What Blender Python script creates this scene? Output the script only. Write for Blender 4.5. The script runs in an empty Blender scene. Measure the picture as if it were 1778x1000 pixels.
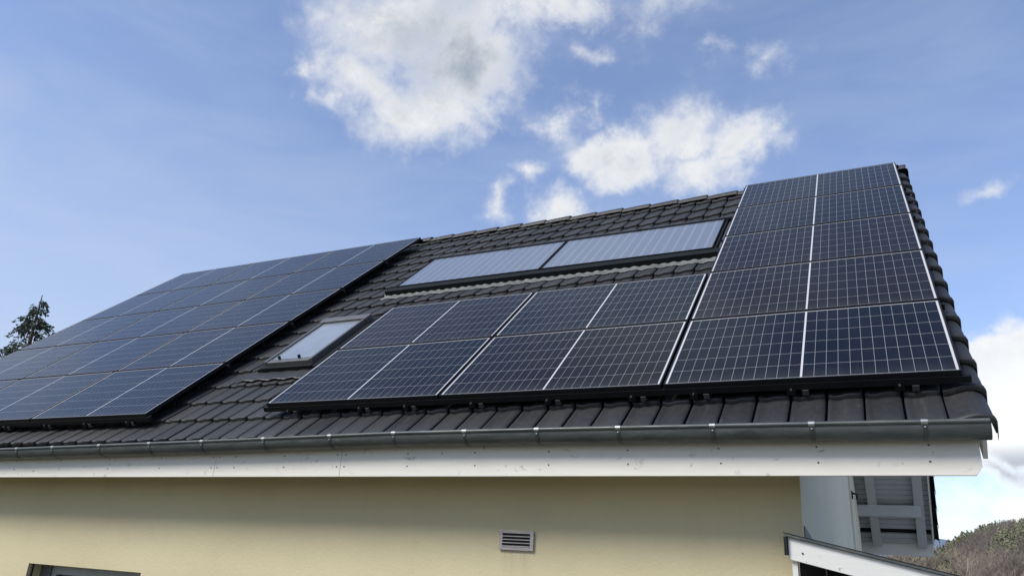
import bpy, bmesh, math, random
from mathutils import Vector, Matrix, noise
random.seed(7)
C = bpy.context.scene.collection
SC = bpy.context.scene
RAD = math.radians
Z0 = 2.8                                   # height of the roof origin above the ground

# ------------------------------------------------------------------ camera
cam_d = bpy.data.cameras.new('camera'); cam = bpy.data.objects.new('camera', cam_d); C.objects.link(cam)
SC.camera = cam
yaw, pit, rol = 0.4723, 0.3500, 0.0604
fw = Vector((-math.sin(yaw)*math.cos(pit), math.cos(yaw)*math.cos(pit), math.sin(pit)))
r0 = Vector((math.cos(yaw), math.sin(yaw), 0)); u0 = r0.cross(fw)
rr = math.cos(rol)*r0 + math.sin(rol)*u0; uu = -math.sin(rol)*r0 + math.cos(rol)*u0
cam.matrix_world = Matrix(((rr.x, uu.x, -fw.x, -0.428), (rr.y, uu.y, -fw.y, -4.933), (rr.z, uu.z, -fw.z, -1.195+Z0), (0, 0, 0, 1)))
cam_d.sensor_width = 36.0; cam_d.lens = 1307.0/1778.0*36.0
cam_d.clip_start = 0.05; cam_d.clip_end = 9000

# ------------------------------------------------------------------ sky, sun, exposure
SUN_AZ, SUN_EL = RAD(212), RAD(42)          # azimuth clockwise from +y
SC.view_settings.view_transform = 'Standard'; SC.view_settings.look = 'None'
SC.view_settings.exposure = 0.40; SC.view_settings.gamma = 1.0
SC.cycles.max_bounces = 6

class NT:
    """small helper round a node tree"""
    def __init__(s, t): s.t = t; t.nodes.clear()
    def n(s, kind, **kw):
        nd = s.t.nodes.new(kind)
        for k, v in kw.items(): setattr(nd, k, v)
        return nd
    def put(s, sock, v):
        if v is None: return
        if isinstance(v, bpy.types.NodeSocket): s.t.links.new(v, sock)
        else: sock.default_value = v
    def m(s, op, a, b=None, c=None, clamp=False):
        nd = s.n('ShaderNodeMath', operation=op, use_clamp=clamp)
        for i, v in enumerate((a, b, c)): s.put(nd.inputs[i], v)
        return nd.outputs[0]
    def v(s, op, a, b=None):
        nd = s.n('ShaderNodeVectorMath', operation=op)
        s.put(nd.inputs[0], a)
        if b is not None: s.put(nd.inputs[1], b)
        return nd.outputs['Value'] if op in ('LENGTH', 'DOT_PRODUCT', 'DISTANCE') else nd.outputs[0]
    def noise(s, vec, scale, detail=4, rough=.55, dist=0):
        nd = s.n('ShaderNodeTexNoise'); s.put(nd.inputs['Vector'], vec)
        nd.inputs['Scale'].default_value = scale; nd.inputs['Detail'].default_value = detail
        nd.inputs['Roughness'].default_value = rough; nd.inputs['Distortion'].default_value = dist
        return nd.outputs['Fac']
    def mix(s, f, a, b):
        nd = s.n('ShaderNodeMix', data_type='RGBA'); s.put(nd.inputs[0], f); s.put(nd.inputs[6], a); s.put(nd.inputs[7], b)
        return nd.outputs[2]
    def ss(s, x, a, b, lo=0., hi=1.):
        nd = s.n('ShaderNodeMapRange', interpolation_type='SMOOTHSTEP'); s.put(nd.inputs[0], x)
        for i, v in enumerate((a, b, lo, hi)): s.put(nd.inputs[1+i], v)
        return nd.outputs[0]
    def xyz(s, v):
        nd = s.n('ShaderNodeSeparateXYZ'); s.put(nd.inputs[0], v); return nd.outputs
    def cxyz(s, x, y, z):
        nd = s.n('ShaderNodeCombineXYZ')
        for i, v in enumerate((x, y, z)): s.put(nd.inputs[i], v)
        return nd.outputs[0]

def rgb(r, g, b): return (r, g, b, 1.0)

W = bpy.data.worlds.new('World'); SC.world = W; W.use_nodes = True
def build_world():
    t = NT(W.node_tree)
    out = t.n('ShaderNodeOutputWorld'); bg = t.n('ShaderNodeBackground'); bg.inputs[1].default_value = 0.15
    t.t.links.new(bg.outputs[0], out.inputs[0])
    sky = t.n('ShaderNodeTexSky', sky_type='NISHITA', sun_disc=False, sun_elevation=SUN_EL, sun_rotation=SUN_AZ,
              altitude=300, air_density=1.0, dust_density=0.6, ozone_density=2.0)
    d = t.n('ShaderNodeTexCoord').outputs['Generated']
    x, y, z = t.xyz(d)
    az = t.m('MULTIPLY', t.m('ARCTAN2', x, y), 57.29578)
    el = t.m('MULTIPLY', t.m('ARCSINE', z), 57.29578)
    # the direction is warped a little so that no cloud keeps a round outline
    w1 = t.n('ShaderNodeTexNoise'); t.put(w1.inputs['Vector'], d); w1.inputs['Scale'].default_value = 9; w1.inputs['Detail'].default_value = 5
    w1.inputs['Roughness'].default_value = .6
    wv = t.v('SUBTRACT', w1.outputs['Color'], (.5, .5, .5))
    P = t.v('ADD', t.cxyz(az, el, 0.), t.v('MULTIPLY', wv, (10., 7., 0.)))
    blobs = [(-39.5,38.6,6.6,3.9,1.15),(-41.2,34.6,3.9,2.6,1.1),(-36.5,32.4,5.6,2.9,1.15),(-33.2,36.0,5.6,3.6,.85),(-25.5,41.0,6.8,1.6,.8),(-34,41.0,7.5,3.0,1.),
             (-18.3,30.3,2.9,1.9,1.1),(-13.2,31.5,3.4,1.9,1.0),(-8.6,30.2,3.2,1.9,1.0),(-11.8,28.9,4.0,1.3,.75),
             (-22.6,25.9,2.1,1.5,.8),(-28.3,26.2,1.1,1.1,.5),(-26.3,28.3,1.0,.8,.46),
             (-23.9,33.2,1.6,1.1,.42),(-11,36.8,1.6,.9,.46),(-6.3,35.9,1.7,1.1,.5),(-17.1,39.3,2.1,1.3,.42),(-44.8,32.4,1.0,.8,.55),
             (9.0,25.4,1.7,.8,.52),(-20.8,33.6,1.,.8,.42),(-45.9,34.1,1.,.7,.55),(-14.5,40.2,3.4,1.0,.46),(-21,37.4,2.2,.7,.5),
             (9.0,11.6,4.4,4.1,2.8),(7.0,14.2,2.0,1.9,2.0),(5.4,9.9,2.6,1.6,2.),(7.0,7.2,4.5,1.2,.9),(7.0,4.7,4.6,1.3,1.2),(3.0,3.8,2.6,1.2,1.)]
    tot = None
    for a, e, ra, re, s_ in blobs:
        q = t.v('MULTIPLY', t.v('SUBTRACT', P, (a, e, 0)), (1/(ra*1.25), 1/(re*1.25), 0))
        f = t.m('MULTIPLY', t.m('SUBTRACT', 1., t.v('LENGTH', q)), s_)
        tot = f if tot is None else t.m('SMOOTH_MAX', tot, f, .25)
    def fluff(q):
        return t.m('ADD', t.m('MULTIPLY', t.m('SUBTRACT', t.noise(q, 11, 9, .63, .3), .5), 1.7), t.m('MULTIPLY', t.m('SUBTRACT', t.noise(q, 34, 7, .65, .5), .5), .75))
    fl = fluff(d); fl2 = fluff(t.v('ADD', d, (-.020, .0, .014)))
    dens = t.m('ADD', tot, fl)
    crisp = t.ss(t.noise(t.v('ADD', d, (3., 1., 0.)), 5., 3, .5), .38, .62, .75, 1.25)
    cov = t.m('POWER', t.ss(dens, -.32, crisp), 1.3)
    # broken cloud overhead and behind, thin streaks everywhere
    far = t.ss(t.noise(t.v('MULTIPLY', d, (1., 1., 1.8)), 2.6, 7, .58), .47, .66)
    front = t.m('MULTIPLY', t.ss(t.m('ABSOLUTE', t.m('ADD', az, 20.)), 34., 52., 1., 0.), t.ss(el, 42., 54., 1., 0.))
    far = t.m('MULTIPLY', far, t.m('SUBTRACT', 1., front))
    veil = t.m('MULTIPLY', t.ss(t.noise(t.v('MULTIPLY', d, (1.3, 1.3, 5.)), 3.2, 6, .55, .4), .32, .78), .20)
    lowv = t.m('MULTIPLY', t.m('MULTIPLY', t.ss(el, 34., 6.), t.ss(az, 4., -35., .35, 1.)), .34)
    lft = t.m('MULTIPLY', t.ss(az, -20., -60.), .22)
    veil = t.m('ADD', t.m("ADD", veil, .12), t.m('ADD', lowv, t.m('MULTIPLY', lft, t.ss(el, 40., 10.))))
    # lit rims, greyer thick middles
    core = t.ss(dens, .30, 1.1)
    side = t.m('MULTIPLY', t.ss(t.m('SUBTRACT', fl, fl2), -.45, .45, 1., 0.), t.ss(el, 9., 20., 0., 1.))
    gq = t.v('MULTIPLY', t.v('SUBTRACT', P, (-33.5, 37.2, 0)), (1/7.5, 1/4.2, 0))
    thick = t.m('MULTIPLY', t.ss(t.m('SUBTRACT', 1., t.v('LENGTH', gq)), -.1, .7), .85)
    band = t.m('MULTIPLY', t.ss(t.m('ABSOLUTE', t.m('SUBTRACT', el, 7.3)), .3, 1.8, 1., 0.), .8)
    grey = t.m('MULTIPLY', core, t.m('ADD', t.m('MAXIMUM', thick, band), t.m('MULTIPLY', side, .48)), clamp=True)
    bright = t.mix(t.ss(el, 20., 10.), rgb(4.5, 4.55, 4.6), rgb(5.3, 5.35, 5.4))
    ccol = t.mix(grey, bright, rgb(1.95, 2.25, 2.65))
    skyc = t.mix(1.0, sky.outputs[0], sky.outputs[0])
    tint = t.n('ShaderNodeMix', data_type='RGBA', blend_type='MULTIPLY'); tint.inputs[0].default_value = 1.0
    t.put(tint.inputs[6], skyc); tint.inputs[7].default_value = rgb(.96, .945, 1.05)
    c1 = t.mix(veil, tint.outputs[2], rgb(2.75, 3.25, 4.25))
    c2 = t.mix(t.m('MULTIPLY', far, .55), c1, rgb(2.9, 3.3, 3.9))
    c3 = t.mix(t.m('MULTIPLY', cov, .96), c2, ccol)
    t.t.links.new(c3, bg.inputs[0])
build_world()

sl = bpy.data.lights.new('sun', 'SUN'); sun = bpy.data.objects.new('sun', sl); C.objects.link(sun)
sl.energy = 2.9; sl.angle = RAD(22); sl.color = (1.0, .95, .86)
sdir = Vector((math.sin(SUN_AZ)*math.cos(SUN_EL), math.cos(SUN_AZ)*math.cos(SUN_EL), math.sin(SUN_EL)))
sun.rotation_euler = sdir.to_track_quat('Z', 'Y').to_euler()

# ------------------------------------------------------------------ materials
def mat(name):
    m = bpy.data.materials.new(name); m.use_nodes = True; t = NT(m.node_tree)
    o = t.n('ShaderNodeOutputMaterial'); b = t.n('ShaderNodeBsdfPrincipled'); t.t.links.new(b.outputs[0], o.inputs[0])
    return m, t, b
def bump(t, b, h, strength=.3, dist=.01):
    n = t.n('ShaderNodeBump'); n.inputs['Strength'].default_value = strength; n.inputs['Distance'].default_value = dist
    t.put(n.inputs['Height'], h); t.t.links.new(n.outputs[0], b.inputs['Normal'])
def oc(t): return t.n('ShaderNodeTexCoord').outputs['Object']
def simple(name, c, rough=.6, metal=0., var=.15, scale=6., bmp=0., bscale=80., spec=.5, stretch=None):
    m, t, b = mat(name)
    p = oc(t); ps = t.v('MULTIPLY', p, stretch) if stretch else p
    f = t.noise(ps, scale, 6, .6)
    lo = tuple(x*(1-var) for x in c); hi = tuple(min(1, x*(1+var)) for x in c)
    t.put(b.inputs['Base Color'], t.mix(t.ss(f, .3, .7), rgb(*lo), rgb(*hi)))
    b.inputs['Roughness'].default_value = rough; b.inputs['Metallic'].default_value = metal
    b.inputs['Specular IOR Level'].default_value = spec
    if bmp: bump(t, b, t.noise(p, bscale, 4, .6), bmp)
    return m

def m_tile():
    m, t, b = mat('roof tile concrete'); p = oc(t)
    g = t.n('ShaderNodeNewGeometry'); ri = g.outputs['Random Per Island']
    f = t.noise(p, 2.2, 5, .6); f2 = t.noise(p, 26, 6, .65); f3 = t.noise(p, 140, 3, .6)
    base = t.mix(ri, rgb(.0125, .0132, .0155), rgb(.031, .0312, .033))
    base = t.mix(t.m('MULTIPLY', t.ss(f, .35, .7), .5), base, rgb(.030, .0295, .029))
    stk = t.noise(t.v('MULTIPLY', p, (9., .8, .8)), 2.2, 6, .65)
    base = t.mix(t.m('MULTIPLY', t.ss(stk, .52, .72), .45), base, rgb(.052, .052, .050))
    base = t.mix(t.m('MULTIPLY', t.ss(f2, .60, .74), .45), base, rgb(.065, .064, .062))
    base = t.mix(t.m('MULTIPLY', t.ss(f3, .68, .78), .5), base, rgb(.17, .17, .15))
    lich = t.noise(p, 60, 4, .7, .6); grow = t.noise(p, 1.1, 4, .6)
    base = t.mix(t.m('MULTIPLY', t.m('MULTIPLY', t.ss(lich, .62, .70), t.ss(grow, .40, .62)), .5), base, rgb(.12, .122, .11))
    t.put(b.inputs['Base Color'], base)
    t.put(b.inputs['Roughness'], t.ss(f2, .2, .8, .46, .68)); b.inputs['Specular IOR Level'].default_value = .45
    bump(t, b, t.m('ADD', t.noise(p, 180, 3, .6), t.m('MULTIPLY', f2, .8)), .22, .004)
    return m
M_TILE = m_tile()

PW, PH = 1.754, 1.096
def m_cells():
    m, t, b = mat('solar cells under glass'); x, y, z = t.xyz(oc(t))
    # x runs 0..PW along the module, y 0..PH up the slope; two halves of 12 columns, 6 rows
    ax = t.m('ABSOLUTE', t.m('SUBTRACT', x, PW/2))
    pitch = .0706; half0 = .0055
    cxn = t.m('DIVIDE', t.m('SUBTRACT', ax, half0), pitch)
    ry = .1768; y0 = .0176
    cyn = t.m('DIVIDE', t.m('SUBTRACT', y, y0), ry)
    def line(v, half):
        f = t.m('FRACT', v); e = t.m('MINIMUM', f, t.m('SUBTRACT', 1., f)); return t.m('LESS_THAN', e, half)
    lx = line(cxn, .0013/pitch); ly = line(cyn, .0013/ry)
    mid = t.m('LESS_THAN', ax, half0+.001)
    outx = t.m('GREATER_THAN', cxn, 12.0); outy = t.m('MAXIMUM', t.m('LESS_THAN', cyn, 0.), t.m('GREATER_THAN', cyn, 6.0))
    # pseudo-square cell corners: small diamonds where every second column meets a row
    white = t.m('MAXIMUM', t.m('MAXIMUM', lx, ly), t.m('MAXIMUM', mid, t.m('MAXIMUM', outx, outy)))
    soft = t.m('MAXIMUM', t.m('MULTIPLY', lx, .48), t.m('MULTIPLY', ly, .66))
    edge = t.m('MAXIMUM', mid, t.m('MAXIMUM', outx, outy))
    white = t.m('MAXIMUM', soft, edge)
    bus = t.m('MULTIPLY', line(t.m('MULTIPLY', cyn, 9.), .045), .07)
    cell = t.m('ADD', t.m('FLOOR', cxn), t.m('ADD', t.m('MULTIPLY', t.m('FLOOR', cyn), 17.3), t.m('MULTIPLY', t.m('SIGN', t.m('SUBTRACT', x, PW/2)), 91.7)))
    oi = t.n('ShaderNodeObjectInfo')
    wn = t.n('ShaderNodeTexWhiteNoise', noise_dimensions='2D'); t.put(wn.inputs['Vector'], t.cxyz(cell, t.m('MULTIPLY', oi.outputs['Random'], 50.), 0.))
    # tint drifts slowly over the module as well as cell by cell
    drift = t.noise(t.v('ADD', t.cxyz(t.m('FLOOR', t.m('MULTIPLY', x, 14.2)), t.m('FLOOR', t.m('MULTIPLY', y, 5.65)), 0.), t.cxyz(t.m('MULTIPLY', oi.outputs['Random'], 300.), 0., 0.)), .16, 2, .5)
    tintf = t.m('ADD', t.m('MULTIPLY', t.ss(drift, .35, .65), .65), t.m('MULTIPLY', wn.outputs['Value'], .35))
    other = t.mix(.55, oi.outputs['Color'], rgb(.0020, .0048, .0085))
    col = t.mix(tintf, oi.outputs['Color'], other)
    col = t.mix(bus, col, rgb(.16, .17, .19))
    col = t.mix(white, col, rgb(.50, .505, .51))
    dirt = t.noise(t.v('ADD', oc(t), t.cxyz(t.m('MULTIPLY', oi.outputs['Random'], 90.), 0., 0.)), 2.6, 7, .65)
    runs = t.noise(t.v('MULTIPLY', t.v('ADD', oc(t), t.cxyz(t.m('MULTIPLY', oi.outputs['Random'], 70.), 0., 0.)), (9., .7, 1.)), 2., 5, .6)
    lowd = t.m('MULTIPLY', t.ss(y, .16, .012), t.m('ADD', .01, t.m('MULTIPLY', runs, .09)))
    film = t.m('ADD', t.m('MULTIPLY', t.ss(dirt, .42, .78), .018), t.m('ADD', lowd, t.m('MULTIPLY', t.ss(runs, .55, .8), .018)))
    col = t.mix(film, col, rgb(.23, .22, .20))
    t.put(b.inputs['Base Color'], col)
    t.put(b.inputs['Roughness'], t.ss(dirt, .3, .75, .03, .15)); b.inputs['Specular IOR Level'].default_value = .46
    b.inputs['IOR'].default_value = 1.31
    return m
M_CELL = m_cells()
M_BLACK = simple('black anodised aluminium', (.006, .0065, .009), .5, .0, .2, 8, spec=.3)
M_RAIL = simple('dark mounting rail', (.006, .0065, .008), .6, 0, .2, 9, spec=.25)
M_HOOK = simple('grey steel roof hook', (.04, .042, .047), .6, .2, .25, 30)
M_BOLT = simple('bright steel bolt', (.55, .55, .54), .3, .9, .1, 20)
M_FELT = simple('dark roofing felt', (.006, .006, .007), .9)
def m_zinc():
    m, t, b = mat('weathered zinc'); p = oc(t)
    f = t.noise(t.v('MULTIPLY', p, (1.2, 6., 6.)), 3, 7, .65); f2 = t.noise(t.v('MULTIPLY', p, (4., 9., 22.)), 2.5, 6, .7)
    c = t.mix(t.ss(f, .3, .7), rgb(.062, .070, .071), rgb(.105, .113, .112))
    c = t.mix(t.m('MULTIPLY', t.ss(f2, .58, .72), .5), c, rgb(.25, .25, .24))
    c = t.mix(t.m('MULTIPLY', t.ss(t.noise(p, 5, 5, .7), .6, .75), .5), c, rgb(.065, .078, .062))
    t.put(b.inputs['Base Color'], c); t.put(b.inputs['Roughness'], t.ss(f2, .3, .7, .40, .58)); b.inputs['Metallic'].default_value = .45
    bump(t, b, f2, .12, .006)
    return m
M_ZINC = m_zinc()
M_CLIP = simple('bright gutter clip steel', (.34, .35, .35), .45, .7, .15, 30)
M_STRAP = simple('dull gutter strap steel', (.055, .06, .06), .5, .4, .3, 30)
def m_white_board(name, c, stain):
    m, t, b = mat(name); p = oc(t)
    f = t.noise(t.v('MULTIPLY', p, (1.5, 8., 14.)), 2.4, 7, .65); k = t.noise(t.v('MULTIPLY', p, (4., 4., 7.)), 2.2, 5, .6, .8)
    g = t.noise(t.v('MULTIPLY', p, (2., 30., 60.)), 3, 4, .6)
    col = t.mix(t.ss(f, .3, .75), rgb(*[v*.93 for v in c]), rgb(*c))
    col = t.mix(t.m('MULTIPLY', t.ss(k, .60, .75), stain), col, rgb(.30, .295, .28))
    sp = t.noise(p, 23, 3, .5, .4)
    col = t.mix(t.m('MULTIPLY', t.ss(sp, .70, .76), stain*1.1), col, rgb(.19, .185, .17))
    t.put(b.inputs['Base Color'], col); b.inputs['Roughness'].default_value = .55
    bump(t, b, g, .12, .004)
    return m
M_WHITE = m_white_board('white painted board', (.72, .69, .62), .75)
M_PEEL = m_white_board('peeling white board', (.66, .66, .63), .75)
M_SOFFIT = m_white_board('pale grey soffit paint', (.42, .42, .40), .15)
M_RAFTER = m_white_board('pale rafter paint', (.47, .47, .445), .15)
def m_stucco(name, a, bcol):
    m, t, b = mat(name); p = oc(t)
    f = t.noise(p, .8, 5, .6); s = t.noise(t.v('MULTIPLY', p, (2.2, 2.2, .35)), 1.3, 6, .6)
    col = t.mix(t.ss(f, .3, .7), rgb(*a), rgb(*bcol))
    col = t.mix(t.m('MULTIPLY', t.ss(s, .55, .75), .22), col, rgb(*[v*.72 for v in a]))
    g = t.noise(p, 150, 3, .65); g2 = t.noise(p, 55, 3, .6)
    col = t.mix(t.m('MULTIPLY', t.ss(g, .35, .7), .25), col, rgb(*[v*.8 for v in a]))
    if name == 'yellow render':
        px, py, pz = t.xyz(p)
        under = t.m('MULTIPLY', t.ss(t.m('ABSOLUTE', t.m('ADD', px, 2.93)), .16, .03), t.m('MULTIPLY', t.ss(pz, Z0-1.45, Z0-1.11), t.m('LESS_THAN', pz, Z0-1.09)))
        col = t.mix(t.m('MULTIPLY', under, t.m('MULTIPLY', t.ss(t.noise(t.v('MULTIPLY', p, (14., 1., 1.5)), 2., 5, .6), .35, .65), .30)), col, rgb(.30, .27, .19))
        bl = t.noise(p, 2.6, 6, .65)
        col = t.mix(t.m('MULTIPLY', t.ss(bl, .5, .72), .16), col, rgb(.42, .39, .29))
    t.put(b.inputs['Base Color'], col); b.inputs['Roughness'].default_value = .9; b.inputs['Specular IOR Level'].default_value = .2
    bump(t, b, t.m('ADD', g, g2), .55, .006)
    return m
M_YELLOW = m_stucco('yellow render', (.55, .485, .31), (.59, .525, .34))
M_PALE = m_stucco('pale green grey render', (.69, .655, .52), (.73, .695, .55))
M_GLASS_W = None
def m_glass(name, base, rough, spec, stripes=False):
    m, t, b = mat(name); p = oc(t); x, y, z = t.xyz(p)
    col = rgb(*base)
    if stripes:
        f = t.m('FRACT', t.m('DIVIDE', x, .118)); e = t.m('ABSOLUTE', t.m('SUBTRACT', f, .5))
        st = t.ss(e, .30, .48)
        col = t.mix(t.m('MULTIPLY', st, .45), rgb(*base), rgb(*[min(1, v*1.9) for v in base]))
        col = t.mix(t.m('MULTIPLY', t.ss(t.noise(t.v('MULTIPLY', p, (3., .6, 1.)), 2, 4), .4, .7), .3), col, rgb(*[v*1.25 for v in base]))
    else:
        col = t.mix(t.ss(t.noise(p, 1.7, 4, .6), .35, .7), rgb(*base), rgb(*[v*1.25 for v in base]))
    t.put(b.inputs['Base Color'], col)
    t.put(b.inputs['Roughness'], t.ss(t.noise(p, 4, 4), .3, .7, rough*.8, rough*1.3)); b.inputs['Specular IOR Level'].default_value = spec
    return m
M_COLL = m_glass('prismatic collector glass', (.135, .16, .205), .14, .9, True)  # silver-blue base carries painted sky reflection; the stripes are absorber ribs
M_SKYGL = m_glass('roof window glass', (.21, .24, .275), .012, 1.0)  # pale grey-blue base paints in part of the reflected sky
M_PANE = m_glass('dark window pane', (.01, .011, .012), .03, .6)
M_LEAD = simple('grey lead apron', (.15, .158, .155), .6, .1, .25, 9, .2, 40)
M_FRAME = simple('grey brown window cladding', (.14, .14, .138), .40, .35, .12, 10)
M_FRAMEDK = simple('dark flashing', (.007, .009, .011), .7, .0, .25, 8, spec=.2)
M_WFRAME = simple('grey window frame', (.30, .31, .31), .45, .0, .08, 6)
M_VENT = simple('anodised vent plate', (.37, .34, .315), .42, .45, .18, 9, stretch=(1, 1, 12))
M_VENTDK = simple('vent blades in dark metal', (.045, .047, .042), .45, .4, .2, 12)
M_SCREW = simple('dark screw head', (.05, .05, .05), .5, .4)
M_DARK = simple('recess boards shaded dark', (.012, .012, .012), .85)  # near-black colour paints in the shade inside the lean-to and window
M_GROUND = simple('dry grass ground', (.085, .08, .045), .95, 0, .45, .9, .5, 14)
M_HILL = simple('wooded hillside earth', (.15, .125, .09), .95, 0, .4, .05)
M_FARHILL = simple('distant hill hazed blue', (.13, .17, .24), 1., 0, .1, .002)  # the blue of distance haze is painted into the hill's colour
M_NEEDLE = simple('dark conifer needles', (.042, .060, .036), .75, 0, .55, 1.6)
M_BARK = simple('bark', (.075, .06, .048), .9, 0, .3, 6)
M_TWIG = simple('bare grey brown twigs', (.28, .23, .18), .9, 0, .4, .35)
M_TRUNKPALE = simple('pale bare trunk', (.24, .21, .17), .9, 0, .3, 3)
M_HGREEN = simple('hill conifer green', (.155, .155, .092), .9, 0, .3, .06)
M_HBROWN = simple('hill bare wood', (.28, .23, .19), .95, 0, .35, .05)
M_RUST = simple('dark hook iron', (.03, .028, .026), .6, .5)

# ------------------------------------------------------------------ mesh helpers
class MB:
    def __init__(s): s.v = []; s.f = []; s.sm = []
    def quad(s, a, b, c, d, smooth=False):
        i = len(s.v); s.v += [tuple(a), tuple(b), tuple(c), tuple(d)]; s.f.append((i, i+1, i+2, i+3)); s.sm.append(smooth)
    def box(s, x0, x1, y0, y1, z0, z1, M=None):
        p = [Vector((x, y, z)) for z in (z0, z1) for y in (y0, y1) for x in (x0, x1)]
        if M: p = [M(q) for q in p]
        i = len(s.v); s.v += [tuple(q) for q in p]
        for f in ((0, 2, 3, 1), (4, 5, 7, 6), (0, 1, 5, 4), (2, 6, 7, 3), (0, 4, 6, 2), (1, 3, 7, 5)):
            s.f.append(tuple(i+k for k in f)); s.sm.append(False)
    def prism(s, poly, ax, a, b):
        """poly: 2-D outline extruded along axis ax ('x','y','z') from a to b"""
        n = len(poly); i = len(s.v)
        def P(q, h): return {'x': (h, q[0], q[1]), 'y': (q[0], h, q[1]), 'z': (q[0], q[1], h)}[ax]
        s.v += [P(q, a) for q in poly] + [P(q, b) for q in poly]
        s.f.append(tuple(i+k for k in range(n))[::-1]); s.f.append(tuple(i+n+k for k in range(n))); s.sm += [False, False]
        for k in range(n):
            s.f.append((i+k, i+(k+1) % n, i+n+(k+1) % n, i+n+k)); s.sm.append(False)
    def grid(s, rows, smooth=True):
        i = len(s.v); n = len(rows[0])
        for r in rows: s.v += [tuple(q) for q in r]
        for a in range(len(rows)-1):
            for b in range(n-1):
                s.f.append((i+a*n+b, i+a*n+b+1, i+(a+1)*n+b+1, i+(a+1)*n+b)); s.sm.append(smooth)
    def tube(s, pts, rad, k=8, smooth=True, cap=True):
        pts = [Vector(p) for p in pts]; rows = []
        for j, p in enumerate(pts):
            d = (pts[min(j+1, len(pts)-1)]-pts[max(j-1, 0)]).normalized()
            a = d.orthogonal().normalized() if j == 0 else (prev - d*prev.dot(d)).normalized()
            prev = a; b = d.cross(a); r = rad[j] if isinstance(rad, (list, tuple)) else rad
            rows.append([p+(a*math.cos(2*math.pi*q/k)+b*math.sin(2*math.pi*q/k))*r for q in range(k+1)])
        s.grid(rows, smooth)
        if cap:
            for row in (rows[0], rows[-1]):
                i = len(s.v); s.v += [tuple(q) for q in row[:-1]]; s.f.append(tuple(range(i, i+k))); s.sm.append(False)
    def build(s, name, m, parent=None, bevel=0., recalc=True, weld=0.):
        me = bpy.data.meshes.new(name); me.from_pydata(s.v, [], s.f); me.materials.append(m)
        me.polygons.foreach_set('use_smooth', s.sm)
        if recalc or weld:
            bm = bmesh.new(); bm.from_mesh(me)
            if weld: bmesh.ops.remove_doubles(bm, verts=bm.verts, dist=weld)
            if recalc: bmesh.ops.recalc_face_normals(bm, faces=bm.faces)
            bm.to_mesh(me); bm.free()
        o = bpy.data.objects.new(name, me); C.objects.link(o)
        if parent is not None: o.parent = parent
        if bevel:
            b = o.modifiers.new('bevel', 'BEVEL'); b.width = bevel; b.segments = 2; b.limit_method = 'ANGLE'
        return o
def thing(name, label, cat, group=None, loc=(0, 0, 0)):
    o = bpy.data.objects.new(name, None); C.objects.link(o); o.location = loc; o['label'] = label; o['category'] = cat
    if group: o['group'] = group
    o.empty_display_size = .2
    return o
def tag(o, label=None, cat=None, group=None, kind=None):
    for k, v in (('label', label), ('category', cat), ('group', group), ('kind', kind)):
        if v: o[k] = v
    return o

TH = 0.7101; CT, ST = math.cos(TH), math.sin(TH)
def R(u, v, n=0.):                          # roof coordinates (u to the west, v up the slope, n off the slope) to the world
    return Vector((-u, v*CT-n*ST, Z0+v*ST+n*CT))
def RV(q): return R(q.x, q.y, q.z)
YR = 4.445                                  # ridge line
def RB(u, v, n=0.):                         # the rear slope, mirrored about the ridge
    p = R(u, v, n); return Vector((p.x, 2*YR-p.y, p.z))

# ------------------------------------------------------------------ setting: ground
def terrain():
    def h(x, y):
        d = max(0., y-60); k = max(0., min(1., (x+60)/200))
        return -.02 + (max(0., y-14)*.012 if y > 14 else 0)
    g = MB(); xs = [-3000, -900, -300, -120, -60, -30, -15, 0, 15, 30, 60, 120, 300, 900, 3000]; ys = [-800, -200, -80, -30, -12, 0, 14, 30, 60, 120, 240, 500, 1200, 3500]
    g.grid([[Vector((x, y, h(x, y) if y < 1000 else 10)) for x in xs] for y in ys])
    tag(g.build('ground', M_GROUND), kind='structure')
terrain()

yd = MB(); yd.box(-.95, 14, -1.5, 16, -.03, .004); tag(yd.build('bounce_yard', simple('pale bounce gravel', (.42, .41, .38), .95, 0, .3, 3, .4, 30)), kind='structure')  # unseen pale ground, added to bounce light onto the gable wall and soffit
# ------------------------------------------------------------------ house
house = thing('house', 'yellow rendered house with a dark tiled roof, white fascia and grey gutter', 'house')
UL, URV = 12.30, -.11                       # roof ends (u)
WX0, WX1, WY0, WY1 = -11.3, -.96, .30, 8.62 # walls
zs = Z0-.53                                 # front soffit
# front wall with window hole and gables
WIN = (-8.46, -6.79, Z0-2.75, Z0-1.47)
wl = MB()
fy = WY0
x0, x1, z0, z1 = WIN
for a, b, c, d in ((WX0, x0, -.3, zs+.1), (x1, WX1, -.3, zs+.1), (x0, x1, z1, zs+.1), (x0, x1, -.3, z0)):
    wl.box(a, b, fy, fy+.28, c, d)
wall = wl.build('wall', M_YELLOW, house); wall['label'] = 'yellow rendered front wall'
def gable(x0_, x1_):
    base = [(WY0, -.3), (WY1, -.3)]
    zt = lambda y: (Z0 + (y*ST/CT) - .36/CT) if y < YR else (Z0+((2*YR-y)*ST/CT)-.36/CT)
    pts = base+[(WY1, zt(WY1)), (YR, zt(YR)), (WY0, zt(WY0))]
    gl = MB(); gl.prism(pts, 'x', x0_, x1_); return gl.build('gable_wall', M_PALE, house)
g_ = gable(WX1, WX1+.004); g_['label'] = 'pale green grey gable wall in shade'; gable(WX0-.004, WX0)
bw = MB(); bw.box(WX0, WX1, WY1-.28, WY1, -.3, Z0-.9); bw.build('rear_wall', M_YELLOW, house)

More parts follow.
